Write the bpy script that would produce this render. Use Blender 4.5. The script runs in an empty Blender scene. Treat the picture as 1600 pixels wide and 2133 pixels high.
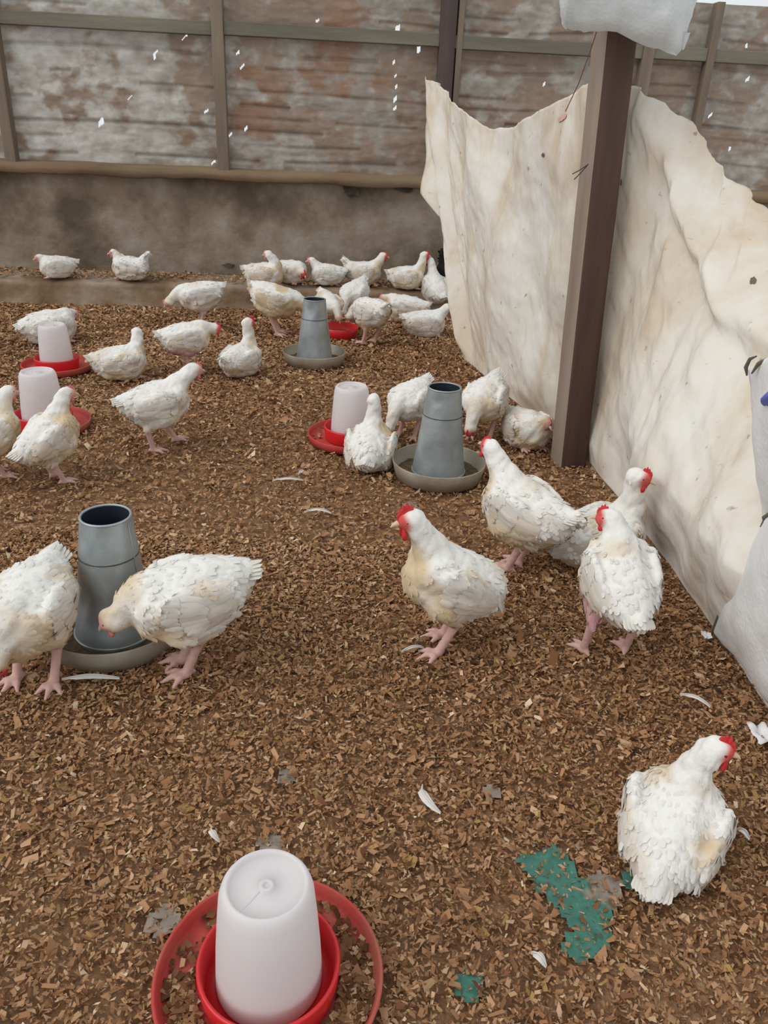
import bpy, math, random
import numpy as np
from mathutils import Vector, Matrix, noise

SC = bpy.context.scene
COL = SC.collection
PI = math.pi
rng = np.random.default_rng(7)
random.seed(7)

# ------------------------------------------------------------------ camera
F, PITCH, ROLL, CAMH = 1650.0, math.radians(26.2), math.radians(2.7), 1.2
CAMROT = Matrix.Rotation(PI/2-PITCH, 3, 'X') @ Matrix.Rotation(ROLL, 3, 'Z')
cam = bpy.data.cameras.new('camera'); camo = bpy.data.objects.new('camera', cam); COL.objects.link(camo)
cam.sensor_fit = 'VERTICAL'; cam.sensor_height = 36.0; cam.lens = F*36.0/2133.0
cam.clip_start = 0.05
camo.matrix_world = Matrix.Translation((0, 0, CAMH)) @ CAMROT.to_4x4()
SC.camera = camo
# ------------------------------------------------------------------ light
w = bpy.data.worlds.new('overcast_sky'); SC.world = w; w.use_nodes = True
bg = w.node_tree.nodes['Background']
bg.inputs[0].default_value = (0.93, 0.97, 1.0, 1); bg.inputs[1].default_value = 0.85
sl = bpy.data.lights.new('daylight', 'SUN'); sl.energy = 1.3; sl.angle = math.radians(50); sl.color = (1, 0.97, 0.93)
so = bpy.data.objects.new('daylight', sl); COL.objects.link(so)
so.rotation_euler = Vector((0.85, 0.42, -0.85)).to_track_quat('-Z', 'Y').to_euler()
SC.view_settings.view_transform = 'Standard'; SC.view_settings.look = 'None'
SC.view_settings.exposure = 0.0; SC.view_settings.gamma = 1.0; SC.view_settings.use_curve_mapping = False

# ------------------------------------------------------------------ pixel helpers (photo pixel -> direction -> point on what it touches)
def ray(x, y): return CAMROT @ Vector(((x-800)/F, -(y-1066.5)/F, -1))
def gnd(x, y, h=0.0):
    d = ray(x, y); return Vector((0, 0, CAMH)) + d*((h-CAMH)/d.z)
def aty(x, y, Y):
    d = ray(x, y); return Vector((0, 0, CAMH)) + d*(Y/d.y)

# ------------------------------------------------------------------ object helpers
def tag(o, label=None, cat=None, group=None, kind=None):
    if label: o['label'] = label
    if cat: o['category'] = cat
    if group: o['group'] = group
    if kind: o['kind'] = kind
    return o
def empty(name, loc=(0, 0, 0), rz=0, s=1):
    o = bpy.data.objects.new(name, None); COL.objects.link(o); o.empty_display_size = 0.1
    o.location = loc; o.rotation_euler = (0, 0, rz); o.scale = (s, s, s); return o
def link(name, me, mat, parent=None, smooth=True):
    o = bpy.data.objects.new(name, me); COL.objects.link(o)
    if mat is not None and not me.materials: me.materials.append(mat)
    if parent is not None: o.parent = parent
    if smooth and len(me.polygons): me.polygons.foreach_set('use_smooth', np.ones(len(me.polygons), bool))
    return o
def pymesh(name, v, f):
    me = bpy.data.meshes.new(name)
    me.from_pydata([tuple(map(float, p)) for p in v], [], [tuple(map(int, q)) for q in f]); me.update(); return me
def quadmesh(name, V, Q):
    V = np.asarray(V, np.float32); Q = np.asarray(Q, np.int32)
    me = bpy.data.meshes.new(name)
    me.vertices.add(len(V)); me.vertices.foreach_set('co', V.ravel())
    n = Q.shape[1]
    me.loops.add(Q.size); me.loops.foreach_set('vertex_index', Q.ravel())
    me.polygons.add(len(Q)); me.polygons.foreach_set('loop_start', np.arange(0, Q.size, n, dtype=np.int32))
    me.update(calc_edges=True); return me
def setcol(me, C, name='Col'):
    a = me.color_attributes.new(name, 'FLOAT_COLOR', 'POINT')
    C = np.asarray(C, np.float32)
    if C.shape[1] == 3: C = np.concatenate([C, np.ones((len(C), 1), np.float32)], 1)
    a.data.foreach_set('color', C.ravel())
def box(name, p0, p1, mat, parent=None, bev=0.006, rot=None, jit=0.0):
    p0 = Vector(p0); p1 = Vector(p1)
    v = [(x, y, z) for x in (p0.x, p1.x) for y in (p0.y, p1.y) for z in (p0.z, p1.z)]
    f = [(0, 1, 3, 2), (4, 6, 7, 5), (0, 4, 5, 1), (2, 3, 7, 6), (0, 2, 6, 4), (1, 5, 7, 3)]
    o = link(name, pymesh(name, v, f), mat, parent, smooth=False)
    if bev:
        m = o.modifiers.new('bevel', 'BEVEL'); m.width = bev; m.segments = 2
    return o
def lathe(prof, n=40, close=False):
    V = []; Q = []
    m = len(prof)
    for i in range(n):
        a = 2*PI*i/n
        for r, z in prof: V.append((r*math.cos(a), r*math.sin(a), z))
    for i in range(n):
        j = (i+1) % n
        for k in range(m-1 if not close else m):
            k2 = (k+1) % m
            Q.append((i*m+k, j*m+k, j*m+k2, i*m+k2))
    return V, Q
def tube(pts, r, n=6):
    V = []; Q = []
    pts = [Vector(p) for p in pts]
    rr = r if isinstance(r, (list, tuple)) else [r]*len(pts)
    for i, p in enumerate(pts):
        t = (pts[min(i+1, len(pts)-1)]-pts[max(i-1, 0)]).normalized()
        u = t.orthogonal().normalized() if i == 0 else (u - t*u.dot(t)).normalized()
        v = t.cross(u)
        for k in range(n):
            a = 2*PI*k/n; V.append(p+(u*math.cos(a)+v*math.sin(a))*rr[i])
    for i in range(len(pts)-1):
        for k in range(n): Q.append((i*n+k, i*n+(k+1) % n, (i+1)*n+(k+1) % n, (i+1)*n+k))
    return V, Q
def grid(U, Vn, fn):
    V = [fn(i/(U-1), j/(Vn-1)) for i in range(U) for j in range(Vn)]
    Q = [(i*Vn+j, (i+1)*Vn+j, (i+1)*Vn+j+1, i*Vn+j+1) for i in range(U-1) for j in range(Vn-1)]
    return V, Q
def fbm(p, oct=4): return noise.fractal(Vector(p), 1.0, 2.0, oct)

# ------------------------------------------------------------------ materials
def mat(name, base=(0.8, 0.8, 0.8), rough=0.7, metal=0.0, spec=0.3):
    m = bpy.data.materials.new(name); m.use_nodes = True
    b = m.node_tree.nodes['Principled BSDF']
    b.inputs['Base Color'].default_value = (*base, 1); b.inputs['Roughness'].default_value = rough
    b.inputs['Metallic'].default_value = metal; b.inputs['Specular IOR Level'].default_value = spec
    return m
def N(m, t, **k):
    n = m.node_tree.nodes.new(t)
    for a, b in k.items():
        if a.startswith('i_'): n.inputs[a[2:].replace('_', ' ')].default_value = b
        else: setattr(n, a, b)
    return n
def L(m, a, b): m.node_tree.links.new(a, b)
def ramp(m, stops, interp='LINEAR'):
    n = N(m, 'ShaderNodeValToRGB'); n.color_ramp.interpolation = interp
    e = n.color_ramp.elements
    while len(e) < len(stops): e.new(0.5)
    for x, (p, c) in zip(e, stops): x.position = p; x.color = (*c, 1)
    return n
def noisy(name, stops, scale=5, detail=6, rough=0.8, bump=0.0, bscale=None, stretch=(1, 1, 1), metal=0.0, spec=0.3, dist=0.0, nrough=0.55):
    m = mat(name, rough=rough, metal=metal, spec=spec)
    b = m.node_tree.nodes['Principled BSDF']
    tc = N(m, 'ShaderNodeTexCoord'); mp = N(m, 'ShaderNodeMapping'); mp.inputs['Scale'].default_value = stretch
    L(m, tc.outputs['Object'], mp.inputs[0])
    n = N(m, 'ShaderNodeTexNoise', i_Scale=scale, i_Detail=detail, i_Distortion=dist, i_Roughness=nrough)
    L(m, mp.outputs[0], n.inputs[0]); r = ramp(m, stops); L(m, n.outputs['Fac'], r.inputs[0]); L(m, r.outputs[0], b.inputs['Base Color'])
    if bump:
        n2 = N(m, 'ShaderNodeTexNoise', i_Scale=bscale or scale*4, i_Detail=5); L(m, mp.outputs[0], n2.inputs[0])
        bu = N(m, 'ShaderNodeBump', i_Strength=bump, i_Distance=0.02); L(m, n2.outputs['Fac'], bu.inputs['Height']); L(m, bu.outputs[0], b.inputs['Normal'])
    return m, r, b
def mixc(m, fac, a, b, blend='MIX'):
    n = N(m, 'ShaderNodeMix', data_type='RGBA', blend_type=blend)
    if isinstance(fac, float): n.inputs[0].default_value = fac
    else: L(m, fac, n.inputs[0])
    for s, x in ((6, a), (7, b)):
        if isinstance(x, tuple): n.inputs[s].default_value = (*x, 1)
        else: L(m, x, n.inputs[s])
    return n.outputs[2]

M = {}
# plaster of the low wall
m, r, b = noisy('stained_plaster', [(0.34, (0.115, 0.085, 0.058)), (0.46, (0.20, 0.155, 0.11)), (0.54, (0.275, 0.22, 0.165)), (0.66, (0.36, 0.31, 0.25))], scale=2.2, detail=9, rough=0.95, bump=0.5, bscale=14, nrough=0.62)
tc = N(m, 'ShaderNodeTexCoord'); n = N(m, 'ShaderNodeTexNoise', i_Scale=1.3, i_Detail=6, i_Distortion=0.6); L(m, tc.outputs['Object'], n.inputs[0])
r2 = ramp(m, [(0.56, (0, 0, 0)), (0.70, (1, 1, 1))]); L(m, n.outputs['Fac'], r2.inputs[0])
L(m, mixc(m, r2.outputs[0], r.outputs[0], (0.27, 0.185, 0.125)), b.inputs['Base Color'])
M['plaster'] = m
M['ledge'] = noisy('ledge_concrete', [(0.34, (0.17, 0.105, 0.058)), (0.5, (0.27, 0.185, 0.115)), (0.66, (0.36, 0.29, 0.22))], scale=4, detail=8, rough=0.95, bump=0.5)[0]
M['wood'] = noisy('weathered_timber', [(0.3, (0.14, 0.105, 0.075)), (0.6, (0.24, 0.19, 0.14)), (0.8, (0.31, 0.25, 0.19))], scale=6, detail=8, rough=0.9, bump=0.3, stretch=(1, 1, 0.15))[0]
M['rail'] = noisy('mossy_timber', [(0.3, (0.13, 0.115, 0.085)), (0.6, (0.21, 0.19, 0.145)), (0.8, (0.27, 0.245, 0.19))], scale=6, detail=8, rough=0.9, bump=0.3, stretch=(0.15, 1, 1))[0]
M['sill'] = noisy('brown_sill_timber', [(0.3, (0.15, 0.1, 0.06)), (0.6, (0.24, 0.165, 0.1)), (0.8, (0.36, 0.27, 0.19))], scale=4, detail=8, rough=0.9, bump=0.4, stretch=(0.3, 1, 1))[0]
M['darkwood'] = noisy('dark_timber', [(0.3, (0.06, 0.042, 0.04)), (0.6, (0.10, 0.075, 0.07)), (0.8, (0.15, 0.115, 0.1))], scale=6, detail=8, rough=0.85, bump=0.3, stretch=(1, 1, 0.12))[0]
M['post'] = noisy('post_timber', [(0.25, (0.035, 0.02, 0.016)), (0.5, (0.075, 0.042, 0.032)), (0.75, (0.125, 0.075, 0.055))], scale=7, detail=9, rough=0.8, bump=0.4, stretch=(1, 1, 0.1))[0]
# patched plastic sheet of the upper wall: colour comes from a vertex attribute that holds its tears and stains
def colmat(name, rough=0.85, spec=0.2, bump=0.0, bscale=60, var=0.0, trans=0.0):
    m = mat(name, rough=rough, spec=spec); b = m.node_tree.nodes['Principled BSDF']
    a = N(m, 'ShaderNodeVertexColor', layer_name='Col'); c = a.outputs[0]
    tc = N(m, 'ShaderNodeTexCoord'); n = N(m, 'ShaderNodeTexNoise', i_Scale=bscale, i_Detail=4); L(m, tc.outputs['Object'], n.inputs[0])
    if var:
        r = ramp(m, [(0.3, (1-var,)*3), (0.7, (1, 1, 1))]); L(m, n.outputs['Fac'], r.inputs[0]); c = mixc(m, 1.0, c, r.outputs[0], 'MULTIPLY')
    L(m, c, b.inputs['Base Color'])
    if bump:
        bu = N(m, 'ShaderNodeBump', i_Strength=bump, i_Distance=0.01); L(m, n.outputs['Fac'], bu.inputs['Height']); L(m, bu.outputs[0], b.inputs['Normal'])
    if trans:
        t = N(m, 'ShaderNodeBsdfTranslucent'); L(m, c, t.inputs[0]); mx = N(m, 'ShaderNodeMixShader'); mx.inputs[0].default_value = trans
        L(m, b.outputs[0], mx.inputs[1]); L(m, t.outputs[0], mx.inputs[2]); L(m, mx.outputs[0], m.node_tree.nodes['Material Output'].inputs[0])
    return m
M['sheet'] = colmat('patched_sheeting', rough=0.42, spec=0.5, bump=0.5, bscale=18, var=0.2, trans=0.12)
M['litter'] = colmat('wood_shavings', rough=0.9, spec=0.15)
M['feather'] = colmat('plumage', rough=0.85, spec=0.15, bump=0.25, bscale=70, var=0.07)
M['cards'] = colmat('contour_feathers', rough=0.85, spec=0.15, trans=0.15)
M['skin'] = colmat('skin', rough=0.6, spec=0.3, bump=0.3, bscale=200, var=0.2)
# floor
m, r, b = noisy('trodden_litter', [(0.28, (0.10, 0.046, 0.022)), (0.45, (0.21, 0.108, 0.053)), (0.6, (0.31, 0.175, 0.09)), (0.75, (0.40, 0.25, 0.14))], scale=28, detail=9, rough=0.97, bump=0.9, bscale=60, nrough=0.7)
a = N(m, 'ShaderNodeVertexColor', layer_name='Col')
L(m, mixc(m, a.outputs[1], r.outputs[0], a.outputs[0]), b.inputs['Base Color'])
M['floor'] = m
# cloth
m, r, b = noisy('old_tarp_cloth', [(0.30, (0.58, 0.46, 0.33)), (0.42, (0.70, 0.61, 0.49)), (0.53, (0.78, 0.73, 0.64)), (0.70, (0.83, 0.81, 0.77))], scale=2.9, detail=7, rough=0.95, bump=0.3, bscale=30, stretch=(1, 1, 0.5), dist=0.5)
tc = N(m, 'ShaderNodeTexCoord'); n = N(m, 'ShaderNodeTexNoise', i_Scale=26, i_Detail=3); L(m, tc.outputs['Object'], n.inputs[0])
r2 = ramp(m, [(0.68, (1, 1, 1)), (0.76, (0.6, 0.5, 0.4))]); L(m, n.outputs['Fac'], r2.inputs[0])
L(m, mixc(m, 1.0, r.outputs[0], r2.outputs[0], 'MULTIPLY'), b.inputs['Base Color'])
t = N(m, 'ShaderNodeBsdfTranslucent'); t.inputs[0].default_value = (0.6, 0.52, 0.4, 1); mx = N(m, 'ShaderNodeMixShader'); mx.inputs[0].default_value = 0.12
L(m, b.outputs[0], mx.inputs[1]); L(m, t.outputs[0], mx.inputs[2]); L(m, mx.outputs[0], m.node_tree.nodes['Material Output'].inputs[0])
M['tarp'] = m
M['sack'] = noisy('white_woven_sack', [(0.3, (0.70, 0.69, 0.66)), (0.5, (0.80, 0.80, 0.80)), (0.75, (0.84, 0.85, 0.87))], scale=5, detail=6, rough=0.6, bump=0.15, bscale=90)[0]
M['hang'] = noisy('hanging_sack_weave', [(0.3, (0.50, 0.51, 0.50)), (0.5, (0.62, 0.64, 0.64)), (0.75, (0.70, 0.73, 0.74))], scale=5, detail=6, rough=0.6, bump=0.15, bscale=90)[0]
M['blue'] = mat('blue_print', (0.12, 0.15, 0.5), 0.6)
M['wire'] = mat('black_wire', (0.02, 0.02, 0.02), 0.6)
M['twine'] = mat('red_brown_twine', (0.2, 0.07, 0.04), 0.8)
# feeders and drinkers
m, r, b = noisy('galvanised_steel', [(0.3, (0.27, 0.31, 0.32)), (0.5, (0.37, 0.41, 0.42)), (0.7, (0.47, 0.50, 0.50))], scale=9, detail=5, rough=0.45, metal=0.55, bump=0.08, bscale=25, spec=0.4); M['galv'] = m
M['galvpan'] = noisy('dusty_pan_steel', [(0.3, (0.24, 0.20, 0.14)), (0.5, (0.34, 0.30, 0.23)), (0.7, (0.42, 0.39, 0.32))], scale=6, detail=6, rough=0.6, metal=0.15, bump=0.1)[0]
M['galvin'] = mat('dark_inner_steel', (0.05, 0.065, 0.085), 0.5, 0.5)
M['seam'] = mat('dark_seam', (0.06, 0.07, 0.08), 0.6, 0.4)
M['feed'] = noisy('poultry_mash', [(0.3, (0.07, 0.045, 0.025)), (0.7, (0.16, 0.11, 0.065))], scale=60, detail=5, rough=0.95, bump=0.8, bscale=90)[0]
M['red'] = mat('red_plastic', (0.62, 0.018, 0.022), 0.35, spec=0.5)
M['dustyred'] = noisy('dusty_red_plastic', [(0.35, (0.50, 0.045, 0.04)), (0.55, (0.46, 0.075, 0.06)), (0.75, (0.40, 0.13, 0.085))], scale=9, detail=7, rough=0.65, bump=0.15)[0]
m = mat('milky_plastic', (0.86, 0.84, 0.84), 0.4, spec=0.4); b = m.node_tree.nodes['Principled BSDF']
t = N(m, 'ShaderNodeBsdfTranslucent'); t.inputs[0].default_value = (0.93, 0.88, 0.88, 1); mx = N(m, 'ShaderNodeMixShader'); mx.inputs[0].default_value = 0.42
L(m, b.outputs[0], mx.inputs[1]); L(m, t.outputs[0], mx.inputs[2]); L(m, mx.outputs[0], m.node_tree.nodes['Material Output'].inputs[0])
M['jar'] = m
M['water'] = mat('water', (0.62, 0.50, 0.47), 0.1, spec=0.5)
M['fallen'] = mat('fallen_feather', (0.66, 0.63, 0.58), 0.8)
M['comb'] = noisy('comb_skin', [(0.3, (0.50, 0.02, 0.025)), (0.7, (0.66, 0.05, 0.05))], scale=60, rough=0.55, bump=0.3, bscale=250)[0]
M['palecomb'] = noisy('pale_comb_skin', [(0.3, (0.55, 0.14, 0.12)), (0.7, (0.66, 0.24, 0.2))], scale=60, rough=0.6, bump=0.3, bscale=250)[0]
M['beak'] = mat('horn', (0.62, 0.46, 0.32), 0.5)
M['eye'] = mat('eye', (0.02, 0.012, 0.01), 0.15, spec=0.6)
M['blackf'] = mat('black_plumage', (0.012, 0.011, 0.012), 0.6)

# ================================================================== the shed
WY = 5.75                     # inner face of the far wall, in the wall's own frame
LEDGE_H, LEDGE_Y = 0.16, 5.37
WALLX = Matrix.Translation((-2.65, WY, 0)) @ Matrix.Rotation(math.radians(5.0), 4, 'Z') @ Matrix.Translation((2.65, -WY, 0))
WALLI = WALLX.inverted()
def wpt(x, y, off=0.0):
    """photo pixel -> point on the far wall face, in the wall's own frame"""
    o = WALLI @ Vector((0, 0, CAMH)); d = WALLI.to_3x3() @ ray(x, y)
    return o+d*((WY+off-o.y)/d.y)
XL, XR = -4.6, 3.6
SILL_Z, RAIL_Z, TOP_Z = 0.845, 1.69, 1.99
TEAL = gnd(1200, 1865)
BARE = [(gnd(590, 1620), .03), (gnd(330, 1920), .04), (gnd(560, 1765), .04),
        (gnd(1250, 1860), .055), (gnd(1020, 1650), .025), (gnd(850, 1060), .06), (gnd(1000, 1180), .04), (gnd(260, 880), .08), (gnd(60, 930), .1)]
def bare_amount(x, y):
    """1 in the scratched-clear patches of the floor"""
    a = 0.0
    for c, r in BARE:
        d = math.hypot((x-c.x), (y-c.y)*0.8)/(r*.62) + 0.5*noise.noise(Vector((x*18, y*18, 3)))
        a = max(a, min(1, max(0, 1.35-d)))
    return a
def teal_amount(x, y):
    q = 0
    for px, py, r in ((1150, 1828, .042), (1165, 1862, .028), (1225, 1925, .035), (1205, 1972, .022), (1320, 1830, .02), (970, 2070, .02)):
        c = gnd(px, py)
        d = math.hypot(x-c.x, y-c.y)/r + 0.7*noise.noise(Vector((x*22, y*22, 9)))
        q = max(q, min(1, max(0, 1.5-d)*2))
    return q
# floor: gently uneven slab under the litter
nx, ny = 170, 150
V = []; C = []
for i in range(nx):
    for j in range(ny):
        x = XL+(XR-XL)*i/(nx-1); y = -0.6+(WY+1.15)*(j/(ny-1))**1.25
        V.append((x, y, -0.012+0.008*noise.noise(Vector((x*3, y*3, 0)))))
        C.append((0.2, 0.16, 0.12, 0))
Q = [(i*ny+j, (i+1)*ny+j, (i+1)*ny+j+1, i*ny+j+1) for i in range(nx-1) for j in range(ny-1)]
me = quadmesh('floor', V, Q); setcol(me, C); floor = link('floor', me, M['floor']); tag(floor, kind='structure')
# bare patches of slab and torn green sheet that show through the litter
V = []; Q = []; C = []
x0, x1, y0, y1, st = -0.9, 0.75, 0.55, 3.4, 0.009
gx = int((x1-x0)/st); gy = int((y1-y0)/st); ids = {}
cells = []
for i in range(gx):
    for j in range(gy):
        x = x0+i*st; y = y0+j*st
        if min(math.hypot(x-c.x, y-c.y)-2*r for c, r in BARE) > 0 and math.hypot(x-TEAL.x, y-TEAL.y) > 0.35: continue
        b_, t_ = bare_amount(x, y), teal_amount(x, y)
        if b_ > 0.4 or t_ > 0.5: cells.append((i, j, b_, t_))
def vid(i, j, t_):
    k = (i, j)
    if k not in ids:
        ids[k] = len(V); x = x0+i*st; y = y0+j*st
        V.append((x, y, 0.0015+0.002*noise.noise(Vector((x*30, y*30, 1)))))
        C.append((0.06, 0.20, 0.15) if t_ > 0.5 else (0.30, 0.25, 0.20))
    return ids[k]
for i, j, b_, t_ in cells:
    Q.append((vid(i, j, t_), vid(i+1, j, t_), vid(i+1, j+1, t_), vid(i, j+1, t_)))
me = quadmesh('bare_patches', V, Q); setcol(me, C)
o = link('bare_patch', me, colmat('damp_concrete', rough=0.6, spec=0.3, bump=0.4, bscale=50, var=0.35), floor); o['kind'] = 'stuff'; o['label'] = 'grey and green damp patches scratched clear of litter'

# low wall with its ledge
def wallgrid(name, xa, xb, za, zb, y, du, fn, mt, parent=None, holes=()):
    nu = int((xb-xa)/du)+2; nv = int((zb-za)/du)+2
    V = []; C = []; Q = []
    for i in range(nu):
        for j in range(nv):
            x = xa+(xb-xa)*i/(nu-1); z = za+(zb-za)*j/(nv-1)
            d, c = fn(x, z); V.append((x, y-d, z)); C.append(c)
    hs = set()
    for hx, hz, wx, wz in holes:
        for i in range(nu-1):
            x = xa+(xb-xa)*(i+.5)/(nu-1)
            if abs(x-hx) > wx: continue
            for j in range(nv-1):
                z = za+(zb-za)*(j+.5)/(nv-1)
                if abs(z-hz-(x-hx)*0.8) <= wz: hs.add((i, j))
    for i in range(nu-1):
        for j in range(nv-1):
            if (i, j) in hs: continue
            Q.append((i*nv+j, (i+1)*nv+j, (i+1)*nv+j+1, i*nv+j+1))
    me = quadmesh(name, V, Q)
    if C[0] is not None: setcol(me, C)
    return link(name, me, mt, parent)
def plaster(x, z):
    d = 0.012*fbm((x*2.2, z*2.2, 1))+0.004*fbm((x*9, z*9, 2))
    return d, None
wall = wallgrid('wall_back', XL, XR, -0.05, SILL_Z, WY, 0.03, plaster, M['plaster']); tag(wall, kind='structure'); wall.matrix_world = WALLX
box('wall_core', (XL, WY+0.03, -0.05), (XR, WY+0.2, SILL_Z), M['plaster'], wall, 0)
M['stain'] = noisy('black_damp_stain', [(0.35, (0.035, 0.03, 0.025)), (0.7, (0.11, 0.09, 0.07))], scale=14, detail=6, rough=0.95)[0]
def blot(name, c, rx, rz, seed, mt, parent, y):
    n = 28; V = [(c.x, y, c.z)]
    for k in range(n):
        a = 2*PI*k/n; q = 1+0.45*noise.noise(Vector((math.cos(a)*1.6+seed, math.sin(a)*1.6, seed)))
        V.append((c.x+rx*q*math.cos(a), y, c.z+rz*q*math.sin(a)))
    return link(name, pymesh(name, V, [(0, 1+(k+1) % n, 1+k) for k in range(n)]), mt, parent)
for s, (px, py, rx, rz) in enumerate(((735, 392, .06, .05), (842, 388, .085, .035), (478, 552, .045, .014))):
    blot('damp_stain', wpt(px, py), rx, rz, s*3.1, M['stain'], wall, WY-0.022)
# ledge along the foot of the wall
def ledge(u, v):
    x = XL+(XR-XL)*u
    yy = LEDGE_Y+0.02*fbm((x*1.5, 0, 4)); h = LEDGE_H+0.012*fbm((x*1.8, 2, 7))
    if v < .35: t = v/.35; p = (x, yy-0.03*(1-t)**2, -0.02+(h-0.0)*t*0.97)
    else: t = (v-.35)/.65; p = (x, yy+(WY+0.01-yy)*t, h-0.02*(1-t)**6)
    n_ = 0.008*fbm((x*6, v*6, 3)); return (p[0], p[1]-n_, p[2]+n_)
V, Q = grid(170, 24, ledge); lo = link('trim_1', quadmesh('ledge', V, Q), M['ledge']); lo.matrix_world = WALLX; tag(lo, 'low concrete ledge along the foot of the far wall', kind='structure')

# upper wall sheeting between the studs, with small torn holes that let the sky through
studs = [(wpt(12, 230).x, .07, 'wood'), (wpt(459, 170).x, .075, 'wood'), (wpt(930, 90).x, .1, 'darkwood'), (wpt(1340, 150).x, .075, 'wood'), (wpt(1462, 190).x, .05, 'wood'), (-4.1, .07, 'wood'), (3.3, .07, 'wood')]
studs.sort()
HOLES = []
def hole(px, py, wpx, hpx):
    p = wpt(px, py, 0.035); HOLES.append((p.x, p.z, wpx/2/330, hpx/2/330))
for h_ in ((210, 255, 13, 13), (828, 60, 8, 12), (872, 103, 8, 12), (495, 110, 9, 6), (505, 138, 9, 5), (512, 268, 9, 6), (662, 42, 8, 5), (695, 76, 8, 3), (820, 130, 5, 6), (824, 158, 5, 5), (826, 180, 5, 6),
           (824, 206, 7, 9), (822, 226, 6, 6), (324, 110, 9, 5), (322, 119, 4, 7), (270, 204, 10, 3), (445, 338, 9, 5), (384, 78, 14, 3), (1555, 95, 6, 9), (1557, 165, 6, 9), (1134, 175, 6, 8), (430, 232, 8, 5), (480, 280, 6, 5), (1480, 240, 6, 8), (1520, 310, 6, 8)):
    hole(*h_)
def sheet(x, z):
    # boards and battens behind the film: uneven horizontal ridges
    warp = 0.05*noise.noise(Vector((x*0.8, z*2, 5)))
    zz = z+warp
    lines = 0.0
    for k, (zl, a, ph) in enumerate(((.93, 1, 0), (1.02, .8, 2), (1.10, 1.1, 4), (1.17, .7, 6), (1.24, 1.2, 9), (1.33, .8, 1), (1.40, 1, 3), (1.47, .7, 8), (1.55, 1, 5), (1.61, .6, 7), (1.78, .9, 2), (1.86, .8, 4))):
        seg = noise.noise(Vector((x*1.1+ph*3.1, k*7.7, 1)))
        if seg > 0.02: lines += a*math.exp(-((zz-zl)/0.011)**2)
    d = 0.012*fbm((x*3, z*9, 2))+0.02*fbm((x*1.3, z*1.6, 8))-0.010*lines
    left = min(1, max(0, (-0.3-x)/2.0)) if x < 0.4 else 0.3
    torn = fbm((x*2.6, z*3.6, 11), 5)+0.45*fbm((x*10, z*15, 13), 4)
    film = min(1, max(0, (torn-0.02+0.55*left)*3.0))
    wood = Vector((0.27, 0.19, 0.135)).lerp(Vector((0.35, 0.255, 0.185)), 0.5+0.5*fbm((x*4, z*10, 21)))
    rust = max(0, fbm((x*1.7+3, z*1.1, 31), 3)-0.22)*2.4
    wood = wood.lerp(Vector((0.33, 0.16, 0.085)), min(0.6, rust))
    grey = Vector((0.33, 0.295, 0.245)).lerp(Vector((0.68, 0.655, 0.60)), min(1, max(0, left*0.75+0.6*fbm((x*8, z*13, 41)))))
    c = wood.lerp(grey, film*0.85)*(1-0.26*min(1, lines))
    if z > RAIL_Z: c = c*0.95
    return d, (c.x, c.y, c.z)
for a, b_ in zip(studs[:-1], studs[1:]):
    for za, zb in ((SILL_Z-0.02, RAIL_Z), (RAIL_Z, TOP_Z+0.75 if b_[0] < 1.9 else TOP_Z)):
        wallgrid('sheet_panel', a[0], b_[0], za, zb, WY+0.035, 0.0075 if a[0] > -3 and b_[0] < 3.5 else 0.03, sheet, M['sheet'], wall, [h for h in HOLES if a[0] < h[0] < b_[0] and za < h[1] < zb])
for x, wd, mt in studs:
    box('stud', (x-wd/2, WY-0.055, SILL_Z), (x+wd/2, WY+0.03, TOP_Z+(0.75 if x < 1.9 else 0)), M[mt], wall, 0.004)
box('stud', (studs[3][0]+.062, WY-0.045, SILL_Z), (studs[3][0]+.10, WY+0.02, TOP_Z+0.75), M['wood'], wall, 0.003)
for a, b_ in zip(studs[:-1], studs[1:]):
    zr = RAIL_Z+random.uniform(-0.006, 0.006)
    box('rail', (a[0]+a[1]/2, WY-0.04, zr-0.038), (b_[0]-b_[1]/2, WY+0.03, zr+0.038), M['rail'], wall, 0.004)
def sillf(u, v):
    x = XL+(XR-XL)*u; a = v*4
    e = 0.012*fbm((x*2.5, 1, 3)); w_ = 0.01*fbm((x*7, 5, 3))
    if a < 1: return (x, WY-0.015, SILL_Z-0.055+e)
    if a < 2: return (x, WY-0.075+w_, SILL_Z-0.045+e)
    if a < 3: return (x, WY-0.07+w_, SILL_Z+0.012+e*0.6)
    return (x, WY+0.05, SILL_Z+0.03+e*0.4)
V, Q = grid(220, 5, lambda u, v: sillf(u, min(v, .99))); o = link('sill', quadmesh('sill', V, Q), M['sill'], wall, smooth=False)

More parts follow.
